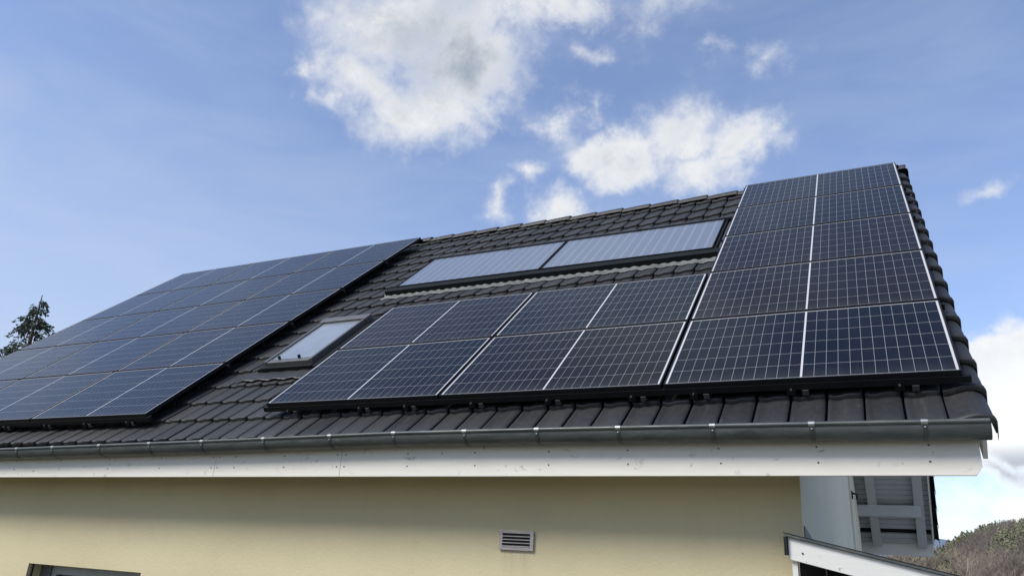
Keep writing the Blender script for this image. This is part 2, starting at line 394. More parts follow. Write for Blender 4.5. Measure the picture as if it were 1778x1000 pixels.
# tiles
ROWS, GA, TW, UJ = 18, .3452, .2115, .109
HOLES = [(1.66, 6.02, 2.95, 4.50), (5.50, 6.36, .88, 2.36)]
def prof(t): return -.0065*math.sin(2*math.pi*t) + .002*math.cos(4*math.pi*t) - .009*max(0, 1-t/.07)**2 - .007*max(0, 1-(1-t)/.06)**2
def tile(mb, F, ua, ub, v0, nf, length, seg=12, jit=True, S=GA):
    th = .034; rows = []
    du, dn, tw = ((random.uniform(-.0015, .0015), random.uniform(-.0025, .0025), random.uniform(-.003, .003)) if jit else (0, 0, 0))
    dv = random.uniform(-.003, .003) if jit else 0
    for s_, off in ((.0, -th), (.0, -.008), (.003, -.002), (.012, 0), (.16, 0), (length, 0)):
        row = []
        for k in range(seg+1):
            t = k/seg; t = .5-.5*math.cos(math.pi*t) if seg > 6 else t; u = ub+(ua-ub)*t+du; rcn = .016*max(0, 1-min(t, 1-t)/.10)**2 if s_ < .02 else 0
            n = nf+off+prof(t)*(1. if off > -.02 else .9)-.030*s_/S+dn+tw*(t-.5)
            row.append(F(u, v0+s_+dv+rcn, n))
        rows.append(row)
    mb.grid(rows)
def covered(ua, ub, va, vb):
    return any(ua > h[0] and ub < h[1] and va > h[2]-.02 and vb < h[3]-.02 for h in HOLES)
rt = MB(); NF = -.13
NCOL = int((UL-.2-UJ)/TW)
for k in range(ROWS):
    v0 = -.345+GA*k; L = .40 if k < ROWS-1 else .215
    for c in range(NCOL):
        ua = UJ+c*TW+.006; ub = ua+TW-.0135
        if covered(ua, ub, v0, v0+GA): continue
        # next to the roof window and the collectors the tiles are cut
        cut = [(ua, ub)]
        for h in HOLES:
            if v0+.1 > h[2] and v0+.1 < h[3]-.05:
                nc = []
                for a, b in cut:
                    if b <= h[0] or a >= h[1]: nc.append((a, b)); continue
                    if a < h[0]: nc.append((a, h[0]))
                    if b > h[1]: nc.append((h[1], b))
                cut = nc
        for a, b in cut:
            if b-a > .03: tile(rt, R, a, b, v0, NF, L)
roof = rt.build('roof', M_TILE, house, recalc=False); roof['label'] = 'front slope of dark wavy tiles'
# verge tiles: raised barrel with a flange turned down outside
vt = MB()
def verge(F, ua, ub, v0, S=GA):
    """barrel along the edge, from ua (roof side) to ub (outer)"""
    prof_ = [(0, .0), (.12, .002), (.25, .010), (.40, .022), (.55, .030), (.70, .030), (.84, .022), (.95, .006), (1., -.016), (1.005, -.055), (1.005, -.105)]
    rows = []
    for s_, off, ex in ((.0, -.030, 0), (.0, -.004, .004), (.006, .004, .006), (.035, .005, .006), (.05, -.001, 0), (.2, -.004, -.003), (.40, -.010, -.008)):
        row = []
        for a, h in prof_:
            u = ua+(ub-ua)*a
            if a > .8: u -= ex*(1 if ub < ua else -1)
            row.append(F(u, v0+s_, NF+h+off*(1 if off > -.02 or a < .98 else 1)-.028*s_/S))
        rows.append(row)
    mb = vt; mb.grid(rows)
for ua, ub in ((UJ-.003, URV), (UJ+NCOL*TW+.003, UL)):
    vt = MB()
    for k in range(ROWS-1):
        verge(R, ua, ub, -.348+GA*k+random.uniform(-.003, .003))
    vt.build('verge', M_TILE, roof, recalc=False)
dk = MB()
dk.box(-.08, UL-.03, -.30, 5.75, -.26, -.205, RV)
dk.build('roof_deck', M_FELT, roof)
# ridge caps
rc = MB(); apex = R(0, 5.75, NF); za = apex.z
n_caps = 31; cl = (UL-URV)/n_caps
for k in range(n_caps):
    ua = URV+k*cl-.002; ub = ua+cl+.03
    jz = random.uniform(-.003, .003); sec = [(-.100, -.070), (-.090, -.036), (-.052, .002), (-.024, .013), (.024, .013), (.052, .002), (.090, -.036), (.100, -.070)]
    rows = []
    for u, g_, off in ((ua, .86, .002), (ua, 1.06, .012), (ua+.012, 1.08, .013), (ua+.2, 1.03, .006), (ub, .97, -.007)):
        rows.append([Vector((-u, YR+y_*g_, za+jz+off+z_*g_)) for y_, z_ in sec])
    rc.grid(rows, False)
rdg = rc.build('ridge', M_TILE, roof, recalc=False)
e_ = MB(); e_.prism([(YR-.08, za-.05), (YR-.045, za+.008), (YR+.045, za+.008), (YR+.08, za-.05), (YR, za-.11)], 'x', -URV-.012, -URV-.004); e_.build('ridge_end', M_TILE, roof)
# rear slope
VE = -.345-.20
rb = MB(); rr_rows = 18; GB = (5.75-VE-.05)/rr_rows
for k in range(rr_rows):
    for c in range(NCOL):
        ua = UJ+c*TW+.003; tile(rb, RB, ua, ua+TW-.0065, VE+GB*k, NF, .38, 3, False, GB)
rear = rb.build('rear_roof', M_TILE, house, recalc=False); rear['label'] = 'rear slope of dark tiles'
for ua, ub in ((UJ-.003, URV-.03), (UJ+NCOL*TW+.003, UL)):
    vt = MB()
    for k in range(rr_rows): verge(RB, ua, ub, VE+GB*k, GB)
    vt.build('verge', M_TILE, rear, recalc=False)
dk = MB(); dk.box(-.08, UL-.03, VE+.05, 5.75, -.215, -.205, lambda q: RB(q.x, q.y, q.z)); dk.build('roof_deck', M_FELT, rear)

# soffit boards under both slopes at the gable end, laid along the ridge
def soffit(F, va, vb, ua, ub):
    s_ = MB(); v = va; wdt = .102
    while v < vb:
        s_.box(ua, ub, v, min(v+wdt-.009, vb), -.262, -.235, lambda q: F(q.x, q.y, q.z))
        v += wdt
    return s_
s1 = soffit(RB, VE+.335, 5.45, -.045, 1.4).build('soffit', M_SOFFIT, house); s1['label'] = 'grey soffit boards under the rear slope'
s0 = soffit(RB, VE+.03, VE+.225, -.045, 1.4).build('soffit', M_SOFFIT, house)
s2 = soffit(R, -.17, 5.45, -.045, 1.4).build('soffit', M_SOFFIT, house)
for u in (.035, .675, 1.32):
    r_ = MB(); r_.box(u, u+.13, VE+.005, 5.5, -.335, -.263, lambda q: RB(q.x, q.y, q.z)); r_.build('rafter', M_RAFTER, house, .004)
    r_ = MB(); r_.box(u, u+.13, -.14, 5.5, -.335, -.263, RV); r_.build('rafter', M_RAFTER, house, .004)
for (ya, yb, zt_) in ((8.40, 8.53, Z0-.02), (6.4, 6.53, None), (2.36, 2.49, None), (YR-.07, YR+.07, None)):
    if zt_ is None:
        ym = ya if ya > YR else yb
        zt_ = (Z0+(2*YR-yb)*ST/CT if ya > YR else Z0+ya*ST/CT)-.40/CT-.02
        if abs(ya-YR) < .1: zt_ = Z0+YR*ST/CT-.40/CT-.1
    pl = MB(); pl.box(-1.4, -.085, ya, yb, zt_-.17, zt_); pl.build('purlin', M_RAFTER, house, .006)
# bargeboards along the verge
for F, v_a, v_b in ((R, -.295, 5.6), (RB, VE+.06, 5.6)):
    bb = MB(); bb.box(-.066, -.042, v_a, v_b, -.405 if F is R else -.33, -.185, lambda q: F(q.x, q.y, q.z)); bb.build('bargeboard', M_WHITE, house, .003)
# rear eave fascia
rf_ = MB(); ye = RB(0, VE+.0, -.2).y
rf_.box(-11.9, .05, ye+.035, ye+.06, RB(0, VE, -.2).z-.215, RB(0, VE, -.2).z-.02); rf_.build('fascia', M_WHITE, house, .003)

# front fascia: boards butted end to end, dipping very slightly westwards
def fz(x): return Z0-.611+.0062*min(0., x)
def board(xa, xb, chamfer=False):
    f = MB(); t_ = Z0-.375
    if chamfer: pts = [(xa, fz(xa)), (xb-.032, fz(xb)), (xb, fz(xb)+.045), (xb, t_), (xa, t_)]
    else: pts = [(xa, fz(xa)), (xb, fz(xb)), (xb, t_), (xa, t_)]
    f.prism(pts, 'y', -.14, -.115)
    o = f.build('fascia_board', M_WHITE, house, .002); sc = MB()
    return o
JT = [-12.15, -9.9, -5.63, -4.285, .018]
boards = [board(JT[i]+.0015, JT[i+1]-.0015, i == 3) for i in range(4)]
sx = [-.232, -.81, -1.366, -1.95, -2.522, -3.09, -3.66, -4.25, -4.32, -4.86, -5.4, -5.60, -5.66, -6.3, -7.0, -7.7, -8.4, -9.1, -9.8, -10.6, -11.4]
for i, b in enumerate(boards):
    for x in sx:
        if JT[i] < x < JT[i+1]:
            for dz in (.075, .165):
                jx = x+random.uniform(-.008, .008)
                s_ = MB(); s_.tube([(jx, -.139, fz(x)+dz), (jx, -.1425, fz(x)+dz)], .0055, 8); s_.build('screw', M_SCREW, b)
sf = MB(); sf.box(-12.1, -.96, -.114, WY0-.002, zs, zs+.02); sf.build('eave_soffit', M_WHITE, house)
# wood wedge closing the gable corner behind the fascia
# ------------------------------------------------------------------ gutter
def gz(x):
    xs = [(-13, -.455), (-8.2, -.404), (-5.66, -.369), (-3.7, -.337), (-2.6, -.335), (-1.4, -.338), (.2, -.345)]
    for (a, za_), (b, zb_) in zip(xs, xs[1:]):
        if a <= x <= b: return Z0+za_+(zb_-za_)*(x-a)/(b-a)
    return Z0-.34
GX0, GX1 = -12.25, .068; GYO, GYI = -.290, -.150
gt = MB(); xs = [GX0+(GX1-GX0)*i/48 for i in range(49)]
def gsec(x, grow=0.):
    yc = (GYO+GYI)/2; rw = (GYI-GYO)/2+grow
    return [Vector((x, yc-rw*math.cos(RAD(a)), gz(x)-.010-(.082+grow)*math.sin(RAD(a)))) for a in range(0, 181, 12)]
gt.grid([gsec(x) for x in xs]); gt.grid([gsec(x, -.004)[::-1] for x in xs])
gut = gt.build('gutter', M_ZINC, house, recalc=False)
bd = MB(); bd.tube([(x, GYO+.001, gz(x)-.002) for x in xs], .0135, 12); bd.build('bead', M_ZINC, gut)
ec = MB(); ec.prism([(p.y, p.z) for p in gsec(GX1)], 'x', GX1, GX1+.004); ec.build('end_cap', M_ZINC, gut)
clips = [-8.202, -7.65, -6.977, -6.311, -5.669, -4.978, -4.304, -3.709, -3.107, -2.547, -1.975, -1.376, -.812, -.237, -8.8, -9.45, -10.1, -10.7, -11.4]
for x in clips:
    st = MB(); w_ = .013
    pa = gsec(x-w_, .003); pb = gsec(x+w_, .003)
    st.grid([pa, pb]); pa2 = gsec(x-w_, .0005); pb2 = gsec(x+w_, .0005)
    st.grid([pa, pa2]); st.grid([pb2, pb])
    bk = st.build('bracket', M_STRAP, gut, recalc=False)
    cp = MB(); cp.tube([(x-.017, GYO+.001, gz(x)-.002), (x+.017, GYO+.001, gz(x)-.002)], .0155, 12)
    cp.build('clip', M_CLIP, bk)
    rv = MB(); rv.tube([(x, GYO-.001, gz(x)-.03), (x, GYO-.006, gz(x)-.03)], .004, 8); rv.build('rivet', M_BOLT, bk)

# ------------------------------------------------------------------ roof window
sky = bpy.data.objects.new('skylight', None); C.objects.link(sky); sky.parent = house; sky['label'] = 'tilted roof window with metal cladding'
SU0, SU1, SV0, SV1 = 5.59, 6.225, 1.02, 2.11; nt = -.035
fr = MB(); w_ = .036
fr.box(SU0, SU0+w_, SV0, SV1, -.13, nt, RV); fr.box(SU1-w_, SU1, SV0, SV1, -.13, nt, RV)
fr.box(SU0+w_, SU1-w_, SV0, SV0+.075, -.13, nt-.012, RV); fr.build('frame', M_FRAME, sky, .006)
hd = MB(); hd.box(SU0-.02, SU1+.02, SV1-.07, SV1+.05, -.13, nt+.012, RV); hd.build('hood', M_FRAME, sky, .008)
sg = MB(); sg.box(0, SU1-SU0-2*w_, 0, SV1-SV0-.145, 0, .008)
pg = sg.build('pane', M_SKYGL, sky); 
def place(o, u, v, n):                      # local x to the west, y up the slope, z off the slope
    o.matrix_world = Matrix(((-1, 0, 0, 0), (0, CT, -ST, 0), (0, ST, CT, 0), (0, 0, 0, 1))) ; o.location = R(u, v, n)
    o.rotation_mode = 'XYZ'
ROOFM = Matrix(((-1, 0, 0), (0, CT, -ST), (0, ST, CT)))
def place(o, u, v, n):
    # x must run east so that the frame stays right-handed: local x = -u
    M3 = Matrix(((1, 0, 0), (0, CT, -ST), (0, ST, CT))).to_4x4(); M3.translation = R(u, v, n); o.matrix_basis = M3
place(pg, SU1-w_, SV0+.075, nt-.028)
for u in (SU0+.20, SU1-.17):
    lt = MB(); lt.box(u, u+.018, SV0+.055, SV0+.085, nt-.02, nt+.022, RV); lt.build('latch', M_BLACK, sky, .003)
fl = MB()
fl.box(SU0-.075, SU0-.002, SV0-.05, SV1+.12, -.155, -.095, RV); fl.box(SU1+.002, SU1+.075, SV0-.05, SV1+.12, -.155, -.095, RV)
fl.box(SU0-.075, SU1+.075, SV1+.05, SV1+.16, -.155, -.10, RV); fl.box(SU0-.02, SU1+.02, SV0-.055, SV0-.002, -.155, -.085, RV)
fl.build('flashing', M_FRAMEDK, sky, .006)
def apron(ua, ub, va, vb, name, m, parent, lift=.008, waves=1.0):
    a = MB(); n_ = int((ub-ua)/.0155); rows = []
    for j in range(7):
        v = va+(vb-va)*j/6; row = []
        for k in range(n_+1):
            u = ua+(ub-ua)*k/n_; t = 1-((u-UJ)/TW) % 1.0
            row.append(R(u, v+.006*math.sin(k*.9), NF+lift+(prof(t)*1.25)*waves*(1-j/9)-.028*(((v+.345)/GA) % 1.0)+random.uniform(-.001, .001)))
        rows.append(row)
    a.grid(rows); o = a.build(name, m, parent, recalc=False)
    sd = o.modifiers.new('thick', 'SOLIDIFY'); sd.thickness = .003; sd.offset = 0
    return o
M_APRON = simple('dark pleated apron', (.03, .03, .032), .5, .1, .25, 9)
apron(5.42, 6.42, .745, 1.0, 'apron', M_APRON, sky, .02)

# ------------------------------------------------------------------ solar panels
fm = MB(); T_, lip = .035, .011
fm.box(0, PW, 0, lip, -T_, 0); fm.box(0, PW, PH-lip, PH, -T_, 0)
fm.box(0, lip, lip, PH-lip, -T_, 0); fm.box(PW-lip, PW, lip, PH-lip, -T_, 0)
cs = MB(); cs.box(lip-.002, PW-lip+.002, lip-.002, PH-lip+.002, -.012, -.0025)
def mesh_of(mb, name, m):
    o = mb.build(name, m); me = o.data; bpy.data.objects.remove(o); return me
me_frame = mesh_of(fm, 'frame', M_BLACK); me_cell = mesh_of(cs, 'cell_sheet', M_CELL)
NAVY, BROWN, SLATE, MIXED = (.0010, .0024, .0082, 1), (.0072, .0046, .0052, 1), (.0026, .0040, .0060, 1), (.0026, .0030, .0055, 1)
def panel(u, v, color, label):
    o = thing('solar_module', label, 'solar panel', 'solar panels mounted on the tiled roof')
    place(o, u+PW, v, 0)
    for nm, me in (('frame', me_frame), ('cell_sheet', me_cell)):
        c = bpy.data.objects.new(nm, me); C.objects.link(c); c.parent = o
        if nm == 'cell_sheet': c.color = color
    return o
G = .02
rown = ['bottom row', 'second row up', 'third row up', 'fourth row up', 'ridge row']
rcol = [NAVY, BROWN, BROWN, SLATE, SLATE]
for k in range(5):
    panel(0, k*(PH+G), rcol[k], 'black framed solar panel beside the gable verge, ' + rown[k])
panel(PW+G, 0, BROWN, 'brown black solar panel in gutter row, directly below the bluest module')
panel(PW+G, PH+G, (.0015, .0032, .0080, 1), 'blue tinted solar panel under the collectors, beside the tall five module column')
panel(2*(PW+G), 0, MIXED, 'solar panel at the lower free corner of the short rows, below roof window')
panel(2*(PW+G), PH+G, BROWN, 'brownish solar panel at the upper free end of the short rows, beside roof window')
LU, LV = 6.7435, -.0912
cn = ['beside the bare tile strip', 'in the middle column', 'in the column farthest from the gable']
for k in range(5):
    for c in range(3):
        col = random.choice([SLATE, MIXED, (.0035, .0040, .0058, 1)])
        panel(LU+c*(PW+G), LV+k*(PH+G), col, 'far block solar panel %s, %s' % (cn[c], rown[k]))
# mounting frames
def mount(label, rows, bolts):
    o = thing('panel_mount', label, 'mounting frame', 'mounting frames under the solar panels')
    for (ua, ub, v) in rows:
        r_ = MB(); r_.box(ua, ub, v-.018, v+.018, -.080, -.0365, RV); r_.build('rail', M_RAIL, o)
    for u, v in bolts:
        h = MB(); h.box(u-.019, u+.019, v-.030, v-.022, -.118, -.078, RV); h.box(u-.019, u+.019, v-.030, v+.30, -.118, -.110, RV)
        h.build('roof_hook', M_HOOK, o, .002)
        b = MB(); p = R(u+.085, v-.027, -.075); q = R(u+.085, v-.019, -.075); b.tube([p, q], .007, 8); b.build('bolt', M_BOLT, o)
        s_ = MB(); s_.box(u+.06, u+.11, v-.020, v+.02, -.115, -.081, RV); s_.build('splice', M_RAIL, o)
    return o
W3 = 3*PW+2*G
mount('dark rails and hooks under the panels by the gable verge',
      [(-.045, W3+.05, .012), (-.03, W3+.03, PH+G/2), (-.03, PW+.03, 2*(PH+G)-G/2), (-.03, PW+.04, 3*(PH+G)-G/2), (-.03, PW+.04, 4*(PH+G)-G/2), (-.03, PW+.03, 5*(PH+G)-.035), (PW+G-.0, W3+.03, 2*(PH+G)-.045)],
      [(u, .012) for u in (.243, .859, 1.477, 1.908, 2.544, 3.177, 3.785, 4.235, 5.0)])
mount('dark rails and hooks under the far block of panels',
      [(LU-.035, LU+W3+.03, LV+.012)]+[(LU-.03, LU+W3+.03, LV+k*(PH+G)-G/2) for k in (1, 2, 3, 4)]+[(LU-.03, LU+W3+.03, LV+5*(PH+G)-.04)],
      [(u, LV+.012) for u in (6.95, 7.58, 8.21, 8.90, 9.55, 10.2, 10.9, 11.6)])

# ------------------------------------------------------------------ thermal collectors
CUS = [(1.875, 3.872), (3.886, 5.89)]; CV0, CV1 = 3.235, 4.315; nc = -.078
clabel = ['flat silver blue solar heat collector beside the five module panel column', 'flat silver blue solar heat collector nearer the far panel block']
for (ua, ub), lb in zip(CUS, clabel):
    o = thing('solar_collector', lb, 'solar collector', 'flat solar heat collectors set in the roof')
    e = .013; f = MB()
    f.box(ua, ub, CV0-.012, CV0+e-.012, -.15, nc+.010, RV); f.box(ua, ub, CV1-e, CV1, -.15, nc+.010, RV)
    f.box(ua, ua+e, CV0+e-.012, CV1-e, -.15, nc+.010, RV); f.box(ub-e, ub, CV0+e-.012, CV1-e, -.15, nc+.010, RV)
    f.build('frame', M_FRAMEDK, o, .003)
    gsh = MB(); gsh.box(0, ub-ua-2*e, 0, CV1-CV0-2*e+.012, -.02, 0)
    q = gsh.build('glass', M_COLL, o); place(q, ub-e, CV0+e-.012, nc)
# flashing kit round them belongs to the roof
cf = bpy.data.objects.new('flashing', None); C.objects.link(cf); cf.parent = house; cf['label'] = 'dark flashing kit around the heat collectors'
k_ = MB()
k_.box(1.68, 6.0, CV0-.135, CV0-.0135, -.16, -.080, RV)
k_.build('sill_plate', M_FRAMEDK, cf, .006)
k_ = MB(); k_.box(1.68, 6.0, CV1+.002, CV1+.085, -.16, nc+.004, RV); k_.box(1.70, 5.98, CV1+.085, CV1+.17, -.16, -.11, RV); k_.build('head_plate', M_FRAMEDK, cf, .006)
M_CHAN = simple('grey flashing channel', (.10, .11, .125), .4, .4, .2, 8)
for ua, ub in ((1.745, 1.845), (5.92, 5.97)):
    k_ = MB(); k_.box(ua, ub, CV0-.012, CV1, -.16, -.115, RV); k_.build('side_channel', M_CHAN, cf, .003)
for ua, ub in ((1.845, 1.8735), (1.665, 1.7435), (5.892, 5.918)):
    k_ = MB(); k_.box(ua, ub, CV0-.012, CV1, -.16, -.088, RV); k_.build('side_upstand', M_FRAMEDK, cf, .003)
for u in (2.9, 4.7):
    k_ = MB(); k_.box(u, u+.05, CV1-.02, CV1+.02, nc, nc+.022, RV); k_.build('clamp', M_FRAMEDK, cf, .002)
apron(1.66, 6.02, 2.975, CV0-.118, 'lead_apron', M_LEAD, cf, .007, .6)
k_ = MB(); k_.box(1.72, 5.96, CV1+.012, CV1+.026, nc, nc+.020, RV); k_.build('head_bead', M_CHAN, cf, .002)

# ------------------------------------------------------------------ wall vent
av = bpy.data.objects.new('air_vent', None); C.objects.link(av); av.parent = house; av['label'] = 'metal louvred air vent on the yellow wall'
vx0, vx1, vz0, vz1 = -3.071, -2.795, Z0-1.103, Z0-.966; vy = WY0-.022
pl = MB(); sx0, sx1 = vx0+.026, vx1-.028; slots = []
zz = [vz1-.022-.0225*k for k in range(5)]
pl.box(vx0, sx0, vy, WY0-.001, vz0, vz1); pl.box(sx1, vx1, vy, WY0-.001, vz0, vz1)
pl.box(sx0, sx1, vy, WY0-.001, vz1-.021, vz1); pl.box(sx0, sx1, vy, WY0-.001, vz0, vz1-.021-4*.0225)
pl.build('plate', M_VENT, av, .0015)
for k in range(4):
    zt = vz1-.021-.0225*k
    b = MB(); b.prism([(vy+.0035, zt-.0225), (vy+.0035, zt-.0195), (vy+.0175, zt-.002), (vy+.0175, zt-.005)], 'x', sx0+.001, sx1-.001)
    bl = b.build('slat', M_VENTDK, av)
    b = MB(); b.box(sx0+.001, sx1-.001, vy-.005, vy+.003, zt-.0235, zt-.0175); b.build('lip', M_VENT, bl)
b = MB(); b.box(sx0+.0005, sx1-.0005, WY0-.004, WY0-.002, vz1-.11, vz1-.0215); b.build('backing', M_VENTDK, av)

# ------------------------------------------------------------------ window low in the front wall
wn = bpy.data.objects.new('window', None); C.objects.link(wn); wn.parent = house
x0, x1, z0, z1 = WIN; yf = WY0+.16
f = MB(); fw_ = .075
f.box(x0+.16, x1-.16, yf, yf+.07, z1-.09, z1-.002); f.box(x0+.16, x1-.16, yf, yf+.07, z0+.002, z0+.1)
f.box(x0+.16, x0+.16+fw_, yf, yf+.07, z0+.1, z1-.09); f.box(x1-.16-fw_, x1-.16, yf, yf+.07, z0+.1, z1-.09)
xm = (x0+x1)/2; f.box(xm-.07, xm+.07, yf-.006, yf+.07, z0+.1, z1-.09)
f.build('frame', M_WFRAME, wn, .004)
for a, b in ((x0+.16+fw_, xm-.07), (xm+.07, x1-.16-fw_)):
    p = MB(); p.box(a, b, yf+.03, yf+.045, z0+.1, z1-.09); p.build('pane', M_PANE, wn)
for a, b in ((x0+.002, x0+.158), (x1-.158, x1-.002)):
    p = MB(); p.box(a, b, yf-.02, yf+.07, z0+.002, z1-.002); p.build('jamb_panel', M_FRAME, wn, .003)
p = MB(); p.box(x0-.03, x1+.03, WY0-.04, WY0+.15, z0-.03, z0-.002); p.build('sill', M_WFRAME, wn, .003)
p = MB(); p.box(x0+.03, x0+.045, WY0+.02, WY0+.035, z0, z1-.003); p.build('shutter_rail', M_BLACK, wn)
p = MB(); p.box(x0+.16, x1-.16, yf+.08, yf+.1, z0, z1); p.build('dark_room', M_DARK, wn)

# gable details: corner strip and iron hook
p = MB(); p.box(WX1+.004, WX1+.03, 6.30, 6.42, -.3, Z0+1.2); p.build('wall_strip', M_PALE, house, .004)
hk = MB(); hk.box(WX1+.03, WX1+.045, 6.30, 6.40, Z0-.13, Z0-.03); hk.tube([(WX1+.045, 6.34, Z0-.06), (WX1+.085, 6.33, Z0-.07), (WX1+.10, 6.33, Z0-.10), (WX1+.085, 6.33, Z0-.14)], .013, 8)
hk.build('hook', M_RUST, house)

# ------------------------------------------------------------------ lean-to beside the gable
lt_ = thing('lean_to', 'white edged lean-to with sloping roof against the pale gable wall', 'lean-to')
LY = .10; sl_ = -.2158
def lz(x): return Z0-.948+sl_*(x+1.03)
bd = MB(); bd.prism([(-1.03, lz(-1.03)-.128), (2.2, lz(2.2)-.128), (2.2, lz(2.2)), (-1.03, lz(-1.03))], 'y', LY, LY+.028); bd.build('verge_board', M_PEEL, lt_, .003)
rs = MB(); rs.prism([(-1.05, lz(-1.05)+.002), (2.26, lz(2.26)+.002), (2.26, lz(2.26)+.016), (-1.05, lz(-1.05)+.016)], 'y', LY-.025, 3.2); rs.build('roof_sheet', M_ZINC, lt_)
tr = MB(); tr.prism([(-1.05, lz(-1.05)+.0165), (2.26, lz(2.26)+.0165), (2.26, lz(2.26)+.021), (-1.05, lz(-1.05)+.021)], 'y', LY-.027, LY+.03); 
tr.box(-1.05, -1.033, LY-.026, LY+.05, lz(-1.03)-.105, lz(-1.03)+.0); tr.build('edge_trim', M_BLACK, lt_)
po = MB(); po.box(-1.017, -.985, LY+.030, LY+.10, -.02, lz(-1.0)-.131); po.build('post', M_PEEL, lt_, .003)
po = MB(); po.box(2.05, 2.15, LY+.030, LY+.12, -.02, lz(2.1)-.131); po.build('post', M_PEEL, lt_, .003)
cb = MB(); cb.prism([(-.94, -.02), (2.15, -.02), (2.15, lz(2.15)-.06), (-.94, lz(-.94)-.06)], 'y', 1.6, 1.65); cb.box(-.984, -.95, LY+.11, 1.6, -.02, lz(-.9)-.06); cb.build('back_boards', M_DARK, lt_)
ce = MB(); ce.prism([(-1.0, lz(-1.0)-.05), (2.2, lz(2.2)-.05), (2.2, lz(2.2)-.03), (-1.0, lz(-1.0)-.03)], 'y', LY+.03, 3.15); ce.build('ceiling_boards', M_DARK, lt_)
sc = MB(); sc.tube([(-.95, LY-.004, lz(-.95)-.075), (-.95, LY+.002, lz(-.95)-.075)], .006, 8); sc.build('screw', M_SCREW, lt_)
fg = MB(); fg.prism([(WY0+.02, Z0-1.05), (WY0+.02, Z0-.868), (1.5, Z0-1.02), (1.5, Z0-1.05)], 'x', WX1+.006, WX1+.012); fg.build('lead_flashing', M_LEAD, lt_)

# ------------------------------------------------------------------ trees
def conifer(name, label, base, height, spread, bare_top, seed, nlimb=60, group=None):
    rnd = random.Random(seed); o = thing(name, label, 'tree', group, base)
    tk = MB(); pts = []
    for i in range(9):
        t = i/8; pts.append((.12*math.sin(3*t+seed), .1*math.sin(4*t), height*t))
    tk.tube(pts, [.24*(1-t/8)**.9+.014 for t in range(9)], 7); 
    cr = MB(); lm = tk
    for i in range(nlimb):
        t = rnd.uniform(.12, .985)**.85; z = height*t; ang = rnd.uniform(0, 2*math.pi)
        ln = spread*(1-t)**.8*rnd.uniform(.45, 1.15)+.22
        if t > .93: ln = rnd.uniform(.12, .35)
        d = Vector((math.cos(ang), math.sin(ang), 0)); p0 = Vector((.12*math.sin(3*t+seed), .1*math.sin(4*t), z))
        up = rnd.uniform(.15, .5); pr = [p0+d*ln*s_+Vector((0, 0, ln*(up*s_-(.75+.2*up)*s_*s_))) for s_ in (0, .3, .6, .85, 1.)]
        lm.tube(pr, [.03*(1-t)+.012, .02*(1-t)+.009, .009, .006, .003], 4, cap=False)
        nsp = int(30+ln*60)
        for k in range(nsp):
            s_ = rnd.uniform(.12, 1.02); j = min(3, int(s_*4)); 
            f = s_; p = p0+d*ln*f+Vector((0, 0, ln*(up*f-(.75+.2*up)*f*f)))
            side = d.cross(Vector((0, 0, 1)))*rnd.uniform(-1, 1)*(.10+.26*ln*(1-f*.6))
            p = p+side+Vector((0, 0, -abs(rnd.gauss(0, .09))-.3*abs(side.length)*.5))
            L = rnd.uniform(.07, .19); a = (d*rnd.uniform(.2, 1.)+side.normalized()*rnd.uniform(-.2, .8)+Vector((0, 0, rnd.uniform(-1.1, .05)))).normalized()
            b = a.orthogonal(); b.rotate(Matrix.Rotation(rnd.uniform(0, 6.28), 3, a)); wd = rnd.uniform(.012, .032)
            q = p+a*L
            cr.quad(p-b*wd*.5, p+a*L*.5-b*wd, q, p+a*L*.5+b*wd)
    cr.build('crown', M_NEEDLE, o, recalc=False); tk.build('trunk', M_BARK, o, recalc=False)
    return o
conifer('conifer_tree', 'dark conifer with thin bare tip and drooping limbs rising behind the far panels', (-28.35, 11.2, .1), 9.95, 3.6, True, 3, 150)
conifer('conifer_tree', 'lower dark conifer top peeping up at the edge beyond the far panels', (-31.3, 9.6, .1), 8.1, 3.0, True, 12, 90)

# ------------------------------------------------------------------ hills and woods to the north
def hz(az, kind):
    if kind == 'mid':                       # elevation of the wooded hill crest by azimuth (degrees)
        pts = [(-40, .6), (-8, .9), (0, 1.7), (2.4, 2.3), (3.3, 2.95), (4.65, 3.65), (5.6, 3.9), (7.1, 4.2), (10, 4.9), (16, 5.2), (30, 4.5), (60, 2.)]
    for (a, e), (b, f) in zip(pts, pts[1:]):
        if a <= az <= b: return e+(f-e)*(az-a)/(b-a)
    return .5
EYE = Vector((-.428, -4.933, -1.195+Z0))
hill = MB(); rows = []
HD0, HD1 = 120., 420.
def hill_pt(az, s_):
    d = HD0+(HD1-HD0)*s_; e = hz(az, 'mid')
    zc = EYE.z+math.tan(RAD(e))*HD1-7.
    z = -1+(zc+1)*math.sin(s_*math.pi/2)**1.15
    return Vector((EYE.x+d*math.sin(RAD(az)), EYE.y+d*math.cos(RAD(az)), z+1.5*noise.noise(Vector((az*.6, s_*7, 3)))))
azs = [-40+i*1.25 for i in range(81)]
for s_ in [i/14 for i in range(15)]+[1.1, 1.4]:
    rows.append([hill_pt(a, min(s_, 1)) + (Vector((60*math.sin(RAD(a)), 60*math.cos(RAD(a)), 0))*((s_-1)*10) + Vector((0, 0, -14*(s_-1)*10)) if s_ > 1 else Vector((0, 0, 0))) for a in azs])
hill.grid(rows); tag(hill.build('hill', M_HILL), kind='structure')
fh = MB(); rows = [[], []]
for i in range(61):
    az = -30+i; d = 3200; e = 2.75+.3*math.sin(az*.5)+.15*math.sin(az*1.3)
    p = Vector((EYE.x+d*math.sin(RAD(az)), EYE.y+d*math.cos(RAD(az)), 0)); rows[0].append(p+Vector((0, 0, 5))); rows[1].append(p*1.25+Vector((0, 0, EYE.z+math.tan(RAD(e))*d*1.25)))
fh.grid(rows); tag(fh.build('distant_hills', M_FARHILL), kind='structure')
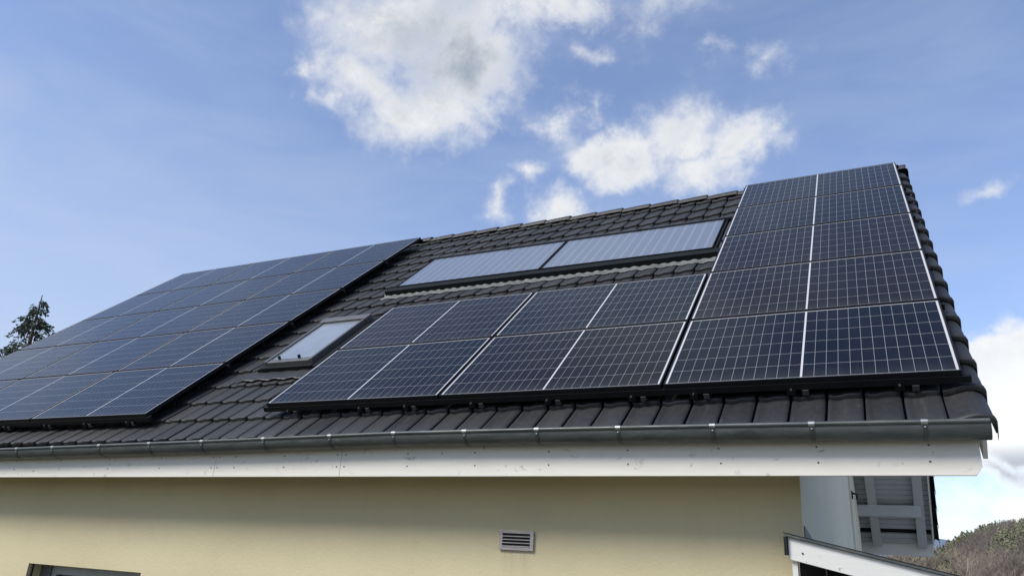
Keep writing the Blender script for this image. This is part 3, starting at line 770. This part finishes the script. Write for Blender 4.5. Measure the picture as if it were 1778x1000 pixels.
gw = MB(); bwd = MB()
rnd = random.Random(5)
def bush(mb, p, w, h, n, cone, up=False):
    for k in range(n):
        z = rnd.random(); r = w*(1-z)**.8 if cone else w*math.sqrt(max(.05, 1-(2*z-.9)**2*.8))
        a = rnd.uniform(0, 6.283); q = p+Vector((math.cos(a)*r*rnd.uniform(.4, 1), math.sin(a)*r*rnd.uniform(.4, 1), h*(.12+.88*z)))
        s_ = h*rnd.uniform(.03, .062)
        if up: d1 = Vector((rnd.uniform(-.5, .5), rnd.uniform(-.5, .5), 1)).normalized(); d2 = d1.orthogonal().normalized()*.16; d1 = d1*1.8
        else:
            d1 = Vector((rnd.gauss(0, 1), rnd.gauss(0, 1), rnd.gauss(0, .6))).normalized(); d2 = d1.orthogonal().normalized()
        mb.quad(q-d1*s_-d2*s_*.3, q-d2*s_+d1*s_*.2, q+d1*s_, q+d2*s_)
for i in range(3200):
    az = rnd.uniform(-1.5, 11.); s_ = rnd.uniform(.25, 1.0); p = hill_pt(az, s_)-Vector((0, 0, .5))
    patch = noise.noise(Vector((az*.5, s_*5.5, 1.7)))
    hgt = rnd.uniform(3.5, 6.)
    if (patch > -.12 and s_ < .84) or (s_ > .86 and (az < 3.9 or rnd.random() < .08)): bush(gw, p, hgt*.26, hgt*(1.15 if az < 4 else 1), 44, True)
    else: bush(bwd, p, hgt*.45, hgt*.95, 56, False, True)
tag(gw.build('green_woods', M_HGREEN, recalc=False), 'green conifer woods covering the far hillside', 'woods', kind='stuff')
tag(bwd.build('brown_woods', M_HBROWN, recalc=False), 'leafless reddish brown woods along the hill crest', 'woods', kind='stuff')

def bare_tree(mb, base, h, seed, thin):
    rn = random.Random(seed)
    def grow(p, d, L, r, lev):
        n_ = 4 if lev < 2 else 3; pts = [p]; q = p.copy(); dd = d.copy()
        for i in range(n_):
            dd = (dd+Vector((rn.gauss(0, .13), rn.gauss(0, .13), rn.gauss(.03, .08)))).normalized(); q = q+dd*L/n_; pts.append(q.copy())
        if lev < 2: mb.tube(pts, [r*(1-.6*i/n_) for i in range(n_+1)], 5 if lev == 0 else 3, cap=False)
        else:
            w_ = Vector((1, .1, 0))*r
            for a, b in zip(pts, pts[1:]): mb.quad(a-w_, a+w_, b+w_*.7, b-w_*.7)
        if lev < 4:
            for k in range((9, 6, 5, 4)[lev]):
                t = rn.uniform(.3, 1.0); a = pts[min(n_, int(t*n_+.5))]
                side = Vector((rn.gauss(0, 1), rn.gauss(0, 1), rn.uniform(.2, 1.1))).normalized()
                grow(a, (dd*.7+side*.8).normalized(), L*rn.uniform(.42, .66), max(.008, r*.5), lev+1)
    grow(Vector(base), Vector((0, 0, 1)), h*.55, thin, 0)
for j in range(3):
    pass
protos = []
for j in range(3):
    mb = MB(); bare_tree(mb, (0, 0, 0), 6.5, 40+j, .09); protos.append(mesh_of(mb, 'bare_thicket', M_TWIG if j else M_TWIG))
# the leafless thicket reads as one mass: one object
big = MB()
def add_mesh(mb, me, M_):
    i = len(mb.v); mb.v += [tuple(M_ @ v.co) for v in me.vertices]; mb.f += [tuple(i+k for k in p.vertices) for p in me.polygons]; mb.sm += [False]*len(me.polygons)
rnd = random.Random(9)
for i in range(34):
    az = rnd.uniform(-.5, 11.); d = rnd.uniform(40, 95); e = 2.62+rnd.uniform(-.6, .2)+(.1 if az > 5 else 0)
    h = (EYE.z+math.tan(RAD(e))*d)+.0
    s_ = h/6.6*rnd.uniform(.85, 1.05); Mx = Matrix.Translation((EYE.x+d*math.sin(RAD(az)), EYE.y+d*math.cos(RAD(az)), d*.006)) @ Matrix.Rotation(rnd.uniform(0, 6.28), 4, 'Z') @ Matrix.Diagonal((s_*1.15, s_*1.15, s_, 1))
    add_mesh(big, rnd.choice(protos), Mx)
tag(big.build('bare_thicket', M_TWIG, recalc=False), 'grey brown leafless thicket below the green hill', 'thicket', kind='stuff')
